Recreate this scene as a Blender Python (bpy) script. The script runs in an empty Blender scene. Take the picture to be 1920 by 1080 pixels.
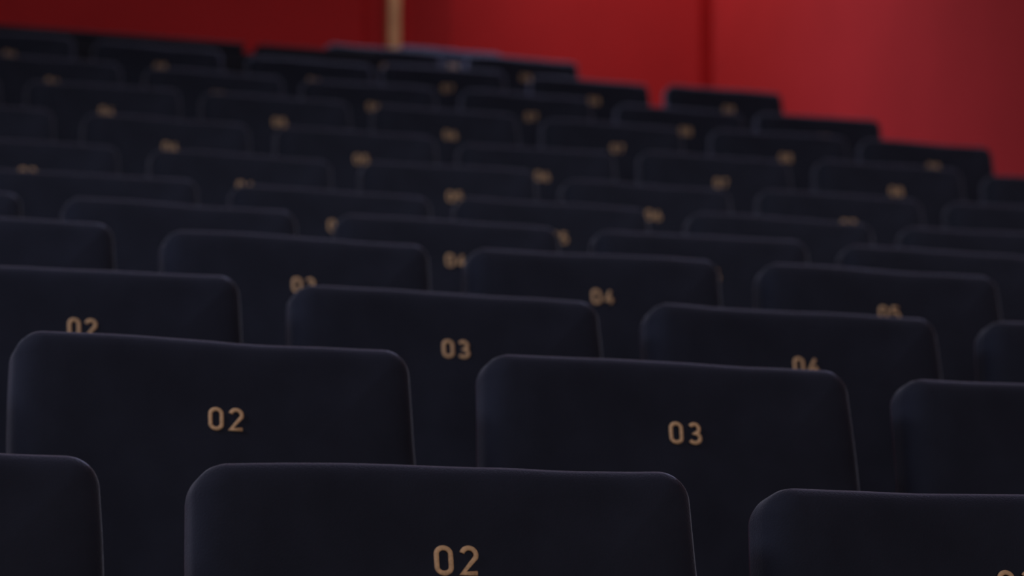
import bpy, math, random
from mathutils import Vector, noise

random.seed(4)
S = bpy.context.scene
C = S.collection
PI = math.pi

# ------------------------------------------------------------------ camera
cam = bpy.data.cameras.new('camera')
cam_o = bpy.data.objects.new('camera', cam)
C.objects.link(cam_o)
cam_o.location = (0.20235, -3.07169, 0.0)
cam_o.rotation_euler = (PI / 2 + 0.16752, 0, -0.31876)
cam.sensor_width = 36
cam.lens = 6418.43 / 1920 * 36
cam.clip_start = 0.05
cam.clip_end = 100
cam.dof.use_dof = True
cam.dof.focus_distance = 3.45
cam.dof.aperture_fstop = 7.0
S.camera = cam_o

# ------------------------------------------------------------------ world, lights, exposure
w = bpy.data.worlds.new('world')
w.use_nodes = True
w.node_tree.nodes['Background'].inputs[0].default_value = (0.30, 0.35, 0.55, 1)
w.node_tree.nodes['Background'].inputs[1].default_value = 0.02
S.world = w
S.view_settings.view_transform = 'Standard'
S.view_settings.look = 'None'
S.view_settings.gamma = 1
S.view_settings.exposure = 0.0
S.view_settings.use_curve_mapping = False


def area(name, loc, target, sx, sy, power, col, spread=180):
    l = bpy.data.lights.new(name, 'AREA')
    l.shape = 'RECTANGLE'
    l.size = sx
    l.size_y = sy
    l.energy = power
    l.color = col
    l.spread = math.radians(spread)
    o = bpy.data.objects.new(name, l)
    o.location = loc
    o.rotation_euler = (Vector(target) - Vector(loc)).to_track_quat('-Z', 'Y').to_euler()
    C.objects.link(o)
    return o


def spot(name, loc, target, power, col, angle, blend=1.0, size=0.12):
    l = bpy.data.lights.new(name, 'SPOT')
    l.energy = power
    l.color = col
    l.spot_size = math.radians(angle)
    l.spot_blend = blend
    l.shadow_soft_size = size
    o = bpy.data.objects.new(name, l)
    o.location = loc
    o.rotation_euler = (Vector(target) - Vector(loc)).to_track_quat('-Z', 'Y').to_euler()
    C.objects.link(o)
    return o


# unseen fill lights added for the seats, then spots on the walls
area('front_fill', (1.5, -9.5, 2.4), (4.0, 6, 1.5), 6.5, 2.8, 215, (1.0, 0.93, 0.84))  # added fill behind the camera, lights the seat fronts and numbers
area('left_edge_fill', (-1.5, 1.3, 2.5), (2.4, 1.3, 0.3), 4.2, 0.5, 56, (0.84, 0.84, 1.0))  # unseen fill, added to brighten left sides and top edges of the seats
area('upper_rows_fill', (3.0, 2.6, 6.1), (4.4, 7.2, 1.2), 3.0, 0.8, 44, (1.0, 0.93, 0.90), 140)  # overhead fill added to lift the fronts of the upper rows
area('seat_top_fill', (4.6, 11.6, 6.1), (4.6, 10.3, 1.0), 2.2, 0.6, 42, (0.75, 0.74, 1.0), 90)  # added fill from above, for rims on the topmost seats
spot('wall_washer_corner', (5.0, 12.3, 6.0), (6.6, 12.0, 4.3), 118, (1.0, 0.88, 0.84), 110)
spot('right_wall_fill', (4.6, 9.4, 5.95), (6.6, 10.2, 3.7), 22, (1.0, 0.84, 0.76), 120)  # extra spot added to carry brightness along the right wall
spot('rear_wall_fill', (6.1, 11.2, 5.95), (5.75, 13.1, 4.4), 14, (1.0, 0.84, 0.80), 100)  # unseen spot added to brighten the rear wall
spot('rear_left_fill', (3.2, 10.6, 5.95), (3.4, 13.1, 4.3), 13, (1.0, 0.95, 1.0), 140)  # added spot, lifts the left part of the rear wall

# ------------------------------------------------------------------ materials


def mat(name, col, rough=0.8, sheen=0.0, sheen_tint=(1, 1, 1), sheen_rough=0.35, metal=0.0,
        nscale=None, namt=0.0, bump=0.0, bscale=400, spec=0.3):
    m = bpy.data.materials.new(name)
    m.use_nodes = True
    nt = m.node_tree
    b = nt.nodes['Principled BSDF']
    b.inputs['Base Color'].default_value = (*col, 1)
    b.inputs['Roughness'].default_value = rough
    b.inputs['Metallic'].default_value = metal
    b.inputs['Specular IOR Level'].default_value = spec
    if sheen:
        b.inputs['Sheen Weight'].default_value = sheen
        b.inputs['Sheen Roughness'].default_value = sheen_rough
        b.inputs['Sheen Tint'].default_value = (*sheen_tint, 1)
    tc = nt.nodes.new('ShaderNodeTexCoord')
    if nscale:
        n = nt.nodes.new('ShaderNodeTexNoise')
        n.inputs['Scale'].default_value = nscale
        n.inputs['Detail'].default_value = 6
        nt.links.new(tc.outputs['Object'], n.inputs['Vector'])
        r = nt.nodes.new('ShaderNodeMapRange')
        r.inputs['From Min'].default_value = 0.3
        r.inputs['From Max'].default_value = 0.7
        r.inputs['To Min'].default_value = 1 - namt
        r.inputs['To Max'].default_value = 1 + namt
        nt.links.new(n.outputs['Fac'], r.inputs['Value'])
        mx = nt.nodes.new('ShaderNodeVectorMath')
        mx.operation = 'SCALE'
        mx.inputs[0].default_value = col
        nt.links.new(r.outputs['Result'], mx.inputs['Scale'])
        nt.links.new(mx.outputs['Vector'], b.inputs['Base Color'])
    if bump:
        n2 = nt.nodes.new('ShaderNodeTexNoise')
        n2.inputs['Scale'].default_value = bscale
        n2.inputs['Detail'].default_value = 3
        nt.links.new(tc.outputs['Object'], n2.inputs['Vector'])
        bp = nt.nodes.new('ShaderNodeBump')
        bp.inputs['Strength'].default_value = bump
        bp.inputs['Distance'].default_value = 0.002
        nt.links.new(n2.outputs['Fac'], bp.inputs['Height'])
        nt.links.new(bp.outputs['Normal'], b.inputs['Normal'])
    return m


M_VELVET = mat('navy_velvet', (0.0172, 0.0220, 0.0395), 0.9, 1.0, (0.44, 0.49, 0.70), 0.30, nscale=9, namt=0.22, bump=0.35, bscale=500, spec=0.15)
M_SHELL = mat('dark_shell', (0.012, 0.013, 0.020), 0.6, spec=0.3)
M_GOLD = mat('gold_thread', (0.66, 0.46, 0.28), 0.55, nscale=300, namt=0.2, bump=0.3, bscale=900)
M_ARM = mat('dark_armrest', (0.014, 0.014, 0.018), 0.5)
M_METAL = mat('dark_steel', (0.03, 0.03, 0.035), 0.4, metal=0.8)
M_RED = mat('red_wall_fabric', (0.50, 0.032, 0.038), 0.9, nscale=2.5, namt=0.05, bump=0.2, bscale=250, spec=0.1)
M_CARPET = mat('dark_carpet', (0.016, 0.013, 0.020), 0.95, nscale=40, namt=0.3, bump=0.5, bscale=300, spec=0.1)
M_CEIL = mat('dark_ceiling', (0.05, 0.045, 0.05), 0.9)
M_WOOD = mat('pale_wood', (0.84, 0.58, 0.32), 0.6, nscale=12, namt=0.15)
M_PART = mat('dark_partition_fabric', (0.014, 0.017, 0.030), 0.9, nscale=9, namt=0.2)

# ------------------------------------------------------------------ helpers


def mesh_obj(name, verts, faces, m, parent=None, smooth=True, loc=None):
    me = bpy.data.meshes.new(name)
    me.from_pydata([tuple(v) for v in verts], [], faces)
    me.validate()
    me.update()
    if smooth:
        for p in me.polygons:
            p.use_smooth = True
    me.materials.append(m)
    o = bpy.data.objects.new(name, me)
    C.objects.link(o)
    if parent:
        o.parent = parent
    if loc:
        o.location = loc
    return o


def box_data(x0, x1, y0, y1, z0, z1, b=0.0):
    """box; with b > 0 every edge is chamfered"""
    if b <= 0:
        v = [(x, y, z) for x in (x0, x1) for y in (y0, y1) for z in (z0, z1)]
        f = [(0, 1, 3, 2), (4, 6, 7, 5), (0, 4, 5, 1), (2, 3, 7, 6), (0, 2, 6, 4), (1, 5, 7, 3)]
        return v, f
    import bmesh
    bm = bmesh.new()
    bmesh.ops.create_cube(bm, size=1)
    for q in bm.verts:
        q.co = Vector((x0 + (q.co.x + .5) * (x1 - x0), y0 + (q.co.y + .5) * (y1 - y0), z0 + (q.co.z + .5) * (z1 - z0)))
    bmesh.ops.bevel(bm, geom=bm.edges[:], offset=b, segments=3, profile=0.5, affect='EDGES')
    bm.normal_update()
    v = [tuple(q.co) for q in bm.verts]
    f = [tuple(q.index for q in fc.verts) for fc in bm.faces]
    bm.free()
    return v, f


def structure(name, v, f, m):
    o = mesh_obj(name, v, f, m, smooth=False)
    o['kind'] = 'structure'
    return o


def merge(parts):
    V, F = [], []
    for v, f in parts:
        n = len(V)
        V += list(v)
        F += [tuple(i + n for i in q) for q in f]
    return V, F


# ------------------------------------------------------------------ rows (metres; z is the height of the seat number)
D = 0.93515
PITCH = 0.58
ROWZ = [0.28357, 0.53522, 0.78085, 1.03443, 1.26344, 1.50647, 1.77787, 2.07256, 2.37733, 2.67149, 2.98122, 3.27847, 3.53]
NUM_H = 0.885          # height of the number above the row's tread
TREAD = [z - NUM_H for z in ROWZ]

# ------------------------------------------------------------------ setting
XL, XR, YB, YF, ZC = -1.7, 6.60, 13.10, -11.0, 6.3
fl = []
fl.append(box_data(XL, XR, YF, -0.72, TREAD[0] - 0.40, TREAD[0] - 0.12))
for i, z in enumerate(TREAD):
    y0 = i * D - 0.72
    y1 = YB if i == len(TREAD) - 1 else (i + 1) * D - 0.72
    fl.append(box_data(XL, XR, y0, y1, TREAD[0] - 0.40, z))
structure('floor', *merge(fl), M_CARPET)

# side and rear walls, of panels that meet in shallow joints
structure('wall_right', *box_data(XR, XR + 0.2, YF, YB + 0.2, -1.2, ZC), M_RED)
structure('wall_left', *box_data(XL - 0.2, XL, YF, YB + 0.2, -1.2, ZC), M_RED)
structure('wall_front', *box_data(XL - 0.2, XR + 0.2, YF - 0.2, YF, -1.2, ZC), M_CEIL)
wb = structure('wall_rear', *box_data(XL - 0.2, XR, YB, YB + 0.2, -1.2, ZC), M_RED)
structure('ceiling', *box_data(XL - 0.2, XR + 0.2, YF - 0.2, YB + 0.2, ZC, ZC + 0.15), M_CEIL)
# the recess beside the wooden post: wall steps back left of the post, face right of it slanted to put in a shaded tone


def prism(pts, z0, z1):
    n = len(pts)
    v = [(x, y, z0) for x, y in pts] + [(x, y, z1) for x, y in pts]
    f = [tuple(range(n))[::-1], tuple(range(n, 2 * n))] + [(i, (i + 1) % n, n + (i + 1) % n, n + i) for i in range(n)]
    return v, f


tz = TREAD[-1]
o = mesh_obj('wall_panel', *prism([(5.17, YB), (5.17, YB - 0.14), (XR - 0.09, YB - 0.14), (XR, YB - 0.10), (XR, YB)], tz, ZC), M_RED, parent=wb, smooth=False)  # right end slanted to shape in a shaded strip beside the corner
o = mesh_obj('wall_panel', *prism([(4.932, YB), (5.17, YB - 0.14), (5.17, YB)], tz, ZC), M_RED, parent=wb, smooth=False)
o = mesh_obj('wall_panel', *prism([(2.6, YB), (2.6, YB - 0.10), (4.72, YB - 0.10), (4.76, YB)], tz, ZC), M_RED, parent=wb, smooth=False)
structure('trim_1', *box_data(4.866, 4.930, YB - 0.07, YB, tz, ZC, 0.012), M_WOOD)

# ------------------------------------------------------------------ low partitions behind the eleventh row


def partition(x0, x1, label, rail=0):
    y = 10 * D + 0.33
    e = bpy.data.objects.new('low_partition', None)
    e.location = ((x0 + x1) / 2, y, TREAD[11])
    C.objects.link(e)
    e['label'] = label
    e['category'] = 'partition'
    e['group'] = 'low partitions behind the upper rows'
    h = 3.18 - TREAD[11]
    wd = (x1 - x0) / 2
    mesh_obj('partition_panel', *box_data(-wd, wd, -0.03, 0.03, 0.0, h - 0.03, 0.008), M_PART, parent=e)
    mesh_obj('partition_cap', *box_data(-wd, wd, -0.04, 0.04, h - 0.03, h, 0.012), M_PART, parent=e)
    if rail:
        mesh_obj('partition_rail', *box_data(-wd, wd + rail, -0.02, 0.02, 0.0, h - 0.035, 0.008), M_PART, parent=e)
    return e


partition(1.2, 3.30, 'long low dark navy partition at the upper left, against the red wall', 0.045)
partition(3.35, 3.85, 'short low dark partition right of the red notch at the upper left')

# ------------------------------------------------------------------ seat meshes


def rounded_outline(w0, w1, z0, z1, r, inset, n=14):
    """trapezoid (width w0 at z0, w1 at z1) inset by `inset`, rounded at the top corners; counter-clockwise"""
    h0, h1 = w0 / 2 - inset, w1 / 2 - inset
    a, b = z0 + inset, z1 - inset
    r = max(r - inset, 0.004)
    rb = max(0.03 - inset, 0.004)
    pts = []

    def arc(cx, cz, rad, a0, a1):
        for k in range(n + 1):
            t = a0 + (a1 - a0) * k / n
            pts.append((cx + rad * math.cos(t), cz + rad * math.sin(t)))

    def line(p, q, m):
        for k in range(1, m):
            pts.append((p[0] + (q[0] - p[0]) * k / m, p[1] + (q[1] - p[1]) * k / m))
    arc(h1 - r, b - r, r, 0, PI / 2)
    line((h1 - r, b), (-h1 + r, b), 16)
    arc(-h1 + r, b - r, r, PI / 2, PI)
    line((-h1, b - r), (-h0, a + rb), 12)
    arc(-h0 + rb, a + rb, rb, PI, 1.5 * PI)
    line((-h0 + rb, a), (h0 - rb, a), 12)
    arc(h0 - rb, a + rb, rb, 1.5 * PI, 2 * PI)
    line((h0, a + rb), (h1, b - r), 12)
    return pts


def pillow(w0, w1, z0, z1, r, T, seed=0, rough=0.0022, edge=0.034, puff=0.010):
    """upholstered slab: front face at y=0, back at y=T"""
    prof = []
    for k in range(6):                                   # rounded front edge
        t = k / 5 * PI / 2
        prof.append((edge * (1 - math.sin(t)), edge * 0.9 * (1 - math.cos(t))))
    for k in range(1, 3):
        prof.append((0, edge * 0.9 + (T - edge * 1.5) * k / 3))
    be = edge * 0.7
    for k in range(5):
        t = k / 4 * PI / 2
        prof.append((be * (1 - math.cos(t)), T - be + be * math.sin(t)))
    inner = [(0.20, -puff), (0.14, -puff * 0.9), (0.09, -puff * 0.62), (0.06, -puff * 0.3)]
    full = inner + prof + [(0.08, T), (0.2, T)]
    V, F = [], []
    zc = (z0 + z1) / 2
    for ins, y in full:
        lp = rounded_outline(w0, w1, z0, z1, r, ins)
        n = len(lp)
        for x, z in lp:
            q = Vector((x, y, z))
            nv = noise.noise_vector(Vector((x * 5 + seed * 7.3, y * 5, z * 5 + seed)))
            nv2 = noise.noise_vector(Vector((x * 14 + seed * 3.1, y * 14, z * 14 - seed)))
            q += nv * rough * 1.6 + nv2 * rough * 0.5
            V.append(tuple(q))
    for j in range(len(full) - 1):
        for i in range(n):
            a = j * n + i
            b = j * n + (i + 1) % n
            F.append((a, b, b + n, a + n))
    V.append((0, -puff, zc))
    c = len(V) - 1
    for i in range(n):
        F.append((c, (i + 1) % n, i))
    V.append((0, T, zc))
    c = len(V) - 1
    base = (len(full) - 1) * n
    for i in range(n):
        F.append((c, base + i, base + (i + 1) % n))
    return V, F


# digits as strokes in a box 1 wide x 1.6 high
def circ(cx, cz, rx, rz, a0, a1, n=14):
    return [(cx + rx * math.cos(math.radians(a0 + (a1 - a0) * k / n)), cz + rz * math.sin(math.radians(a0 + (a1 - a0) * k / n))) for k in range(n + 1)]


DIG = {
    '0': ([circ(0, .35, .40, .35, 0, 180) + circ(0, -.35, .40, .35, 180, 360)], True),
    '1': ([[(-.22, .45), (.08, .70), (.08, -.70)]], False),
    '2': ([circ(0, .32, .40, .38, 165, -25) + [(-.40, -.70), (.42, -.70)]], False),
    '3': ([circ(-.02, .35, .36, .35, 150, -90, 12) + circ(-.02, -.34, .42, .36, 85, -150, 14)], False),
    '4': ([[(.18, .70), (-.42, -.32), (.46, -.32)], [(.20, .02), (.20, -.70)]], False),
    '5': ([[(.36, .70), (-.30, .70), (-.36, .06)] + circ(-.02, -.26, .42, .44, 130, -145, 14)], False),
    '6': ([[(.20, .70)] + [(-.20, .28)] + circ(0, -.30, .40, .40, 165, -195, 20)], False),
    '7': ([[(-.40, .70), (.40, .70), (-.12, -.70)]], False),
    '8': ([circ(0, .36, .34, .34, 0, 345, 16) + [(.34, .35)], circ(0, -.34, .41, .36, 0, 345, 18) + [(.41, -.35)]], False),
    '9': ([[(-.20, -.70)] + [(.20, -.28)] + circ(0, .30, .40, .40, -15, 345, 20)], False),
}


def ribbon(pts, closed, hw, th):
    if closed and (Vector(pts[0]) - Vector(pts[-1])).length < 1e-4:
        pts = pts[:-1]
    q = [pts[0]]
    for p_ in pts[1:]:
        if (Vector(p_) - Vector(q[-1])).length > 1e-3:
            q.append(p_)
    pts = [Vector(a) for a in q]
    n = len(pts)
    V, F = [], []
    prof = [(-1, 0), (-.8, .65), (0, 1), (.8, .65), (1, 0)]
    for i in range(n):
        if closed:
            a, b = pts[i - 1], pts[(i + 1) % n]
        else:
            a, b = pts[max(i - 1, 0)], pts[min(i + 1, n - 1)]
        t0 = (pts[i] - a) if (pts[i] - a).length > 1e-6 else (b - pts[i])
        t1 = (b - pts[i]) if (b - pts[i]).length > 1e-6 else t0
        t0 = t0.normalized()
        t1 = t1.normalized()
        t = (t0 + t1)
        t = t.normalized() if t.length > .2 else t1
        k = 1 / max(0.62, t.dot(t1))
        nn = Vector((-t.y, t.x))
        for s, h in prof:
            p_ = pts[i] + nn * s * hw * k
            V.append((p_.x, -h * th, p_.y))
    m = len(prof)
    for i in range(n if closed else n - 1):
        for j in range(m):
            a = i * m + j
            b = i * m + (j + 1) % m
            c = ((i + 1) % n) * m
            F.append((a, b, c + (j + 1) % m, c + j))
    if not closed:
        F.append(tuple(range(m))[::-1])
        F.append(tuple((n - 1) * m + k for k in range(m)))
    return V, F


digit_mesh = {}


def digit_data(ch):
    if ch not in digit_mesh:
        strokes, closed = DIG[ch]
        hh = 0.0174                      # unit to metres
        V, F = merge([ribbon([(x * hh, z * hh) for x, z in s], closed, 0.0027, 0.0018) for s in strokes])
        me = bpy.data.meshes.new('digit_' + ch)
        me.from_pydata(V, [], F)
        me.validate()
        import bmesh
        bm = bmesh.new()
        bm.from_mesh(me)
        bmesh.ops.recalc_face_normals(bm, faces=bm.faces[:])
        bm.to_mesh(me)
        bm.free()
        for p_ in me.polygons:
            p_.use_smooth = True
        me.materials.append(M_GOLD)
        digit_mesh[ch] = me
    return digit_mesh[ch]


TILT = math.radians(9)
TOPZ = 0.101             # top of the backrest above the number
BH = 0.615               # backrest length


def me_of(name, V, F, m, smooth=True):
    me = bpy.data.meshes.new(name)
    me.from_pydata([tuple(v) for v in V], [], F)
    me.validate()
    import bmesh
    bm = bmesh.new()
    bm.from_mesh(me)
    bmesh.ops.recalc_face_normals(bm, faces=bm.faces[:])
    bm.to_mesh(me)
    bm.free()
    for p_ in me.polygons:
        p_.use_smooth = smooth
    me.materials.append(m)
    return me


NV = 7
# backrest meshes live in a frame whose origin is the number, z up along the tilted back
BACKS = [me_of('backrest', *pillow(0.532, 0.496, TOPZ - BH, TOPZ, 0.034, 0.080, seed=k + 1), M_VELVET) for k in range(NV)]
SHELL = me_of('back_shell', *pillow(0.450, 0.420, TOPZ - BH - 0.01, TOPZ - 0.05, 0.04, 0.03, seed=0, rough=0, edge=0.012, puff=0), M_SHELL)
CUSH = me_of('seat_cushion', *pillow(0.470, 0.480, 0.0, 0.40, 0.05, 0.11, seed=21, edge=0.03), M_VELVET)
ARM = me_of('armrest', *box_data(-0.017, 0.017, -0.36, 0.10, 0.565, 0.605, 0.012), M_ARM)
PANEL = me_of('side_panel', *box_data(-0.010, 0.010, -0.28, 0.10, 0.025, 0.57, 0.006), M_SHELL)
FOOT = me_of('foot_plate', *box_data(-0.024, 0.024, -0.30, 0.12, 0.0, 0.026, 0.006), M_METAL)
HING = me_of('seat_bracket', *box_data(-0.24, 0.24, -0.07, 0.06, 0.29, 0.33, 0.01), M_METAL)


def child(name, me, parent, loc=(0, 0, 0), rot=(0, 0, 0), label=None):
    o = bpy.data.objects.new(name, me)
    C.objects.link(o)
    o.parent = parent
    o.location = loc
    o.rotation_euler = rot
    if label:
        o['label'] = label
    return o


ORD = ['front', 'second', 'third', 'fourth', 'fifth', 'sixth', 'seventh', 'eighth', 'ninth', 'tenth', 'eleventh', 'twelfth', 'thirteenth']
# measured small offsets of single seats (dx, dz)
JIT = {(1, 2): (-0.002, 0), (2, 2): (-0.0018, -0.0031), (2, 3): (0.0113, 0.0035), (3, 2): (0.0034, 0.0028), (3, 3): (0, -0.0016),
       (3, 4): (-0.001, -0.0015), (4, 3): (0.0053, -0.0052), (4, 4): (-0.0047, 0.0035), (4, 5): (-0.0063, 0.0019), (5, 4): (0.0021, 0),
       (6, 4): (-0.0027, -0.0018), (7, 5): (0.0021, 0.008), (7, 6): (-0.005, -0.0084), (8, 4): (0.0025, 0), (8, 5): (0.0018, 0.0011),
       (8, 6): (-0.0102, -0.0136), (8, 7): (-0.0091, 0.0012), (8, 8): (0, 0.0119), (9, 5): (-0.0117, 0.0028), (9, 6): (-0.0118, 0),
       (9, 7): (-0.0062, -0.0069), (9, 8): (0.023, 0.0016), (9, 9): (-0.0059, 0.0037), (10, 4): (-0.0032, 0.0068),
       (10, 6): (-0.0095, 0), (10, 7): (0.0047, 0.0044), (10, 8): (0.022, -0.008), (10, 9): (-0.004, 0), (11, 4): (0.0064, 0.0086),
       (11, 5): (0, 0.0027), (11, 6): (0.0179, -0.0087), (11, 7): (-0.0245, 0.0012), (11, 8): (0, -0.0043), (11, 9): (-0.0089, 0),
       (12, 8): (0.03, 0), (1, 3): (0, -0.008), (6, 5): (-0.0232, 0.0018)}
COLS = {1: (1, 3), 2: (1, 4), 3: (1, 5), 4: (1, 6), 5: (1, 7), 6: (2, 7), 7: (2, 8), 8: (2, 9), 9: (3, 9), 10: (3, 9), 11: (3, 9), 12: (7, 8), 13: (8, 8)}
# rows whose number of that seat shows in the photograph
SHOWN = set(JIT) - {(1, 3), (10, 9)}


# back rests that sit off their seat's number by a little: (dx, dz, roll)
OFF = {(1, 1): (0.0, -0.004, 0), (1, 2): (0.005, -0.002, -0.02), (1, 3): (-0.005, 0.0, 0), (2, 2): (-0.003, 0.008, 0.004),
       (2, 3): (-0.003, 0.002, 0), (4, 4): (0.002, -0.007, 0), (4, 5): (0.004, -0.003, 0)}


def screen_x(x, y, z):
    """pixel column of a point, for telling which seats the picture holds when naming them"""
    v = cam_o.rotation_euler.to_matrix().transposed() @ (Vector((x, y, z)) - cam_o.location)
    return 960 + 6418.43 * v.x / -v.z


FROM_LEFT = ['leftmost', 'second from left', 'third from left', 'fourth from left', 'fifth from left', 'sixth from left', 'seventh from left']


def seat(row, col, place, last):
    dx, dz = JIT.get((row, col), (0.0, 0.0))
    ox, oz, roll = OFF.get((row, col), (0, 0, 0))
    i = row - 1
    e = bpy.data.objects.new('cinema_seat', None)
    C.objects.link(e)
    e.location = (col * PITCH, i * D, TREAD[i])
    num = '%02d' % col
    rw = '%s row' % ORD[i]
    if row == 13:
        lab = 'single topmost seat peeking above the twelfth row, right of the wooden post'
    elif row == 12:
        lab = '%s navy seat of the pair standing high against the red wall' % ('left' if col == 7 else 'right')
    elif place is None:
        side = 'left' if col < 5 else 'right'
        lab = 'navy seat just beyond the %s edge of the picture, %s' % (side, rw)
    elif (row, col) in SHOWN:
        lab = 'navy velvet seat with gold %s, %s in the %s' % (num, place, rw)
    else:
        lab = 'navy velvet seat, number unseen, %s in the %s' % (place, rw)
    e['label'] = lab
    e['category'] = 'seat'
    e['group'] = 'cinema seats in rising rows'
    zc = NUM_H
    b = child('backrest', BACKS[(row * 3 + col * 5) % NV], e, (dx + ox, 0, zc + dz + oz), (-TILT, roll, 0))
    for k, ch in enumerate(num):
        x = -0.0125 if k == 0 else 0.0125
        child('digit', digit_data(ch), b, (x - ox, -0.0098, -oz - 0.002), (0, 0, 0), 'gold digit ' + ch)
    child('back_shell', SHELL, e, (dx + ox, 0.084 * math.cos(TILT), zc + dz - 0.084 * math.sin(TILT)), (-TILT, 0, 0))
    child('seat_cushion', CUSH, e, (0, -0.245, 0.17), (-math.radians(5), 0, 0))
    child('seat_bracket', HING, e, (0, -0.05, -0.12))
    for sx in ((-1, 1) if last else (-1,)):              # neighbours share the armrest between them
        child('armrest', ARM, e, (sx * 0.272, -0.13, 0))
        child('side_panel', PANEL, e, (sx * 0.272, -0.13, 0))
        child('foot_plate', FOOT, e, (sx * 0.264, -0.13, 0))
    return e


for row, (a, b) in COLS.items():
    n = 0
    for col in range(a, b + 1):
        y, z = (row - 1) * D, ROWZ[row - 1]
        x0 = screen_x(col * PITCH - 0.25, y, z)
        x1 = screen_x(col * PITCH + 0.25, y, z)
        place = None
        if x1 > 8 and x0 < 1912:
            place = FROM_LEFT[n]
            n += 1
        seat(row, col, place, col == b)
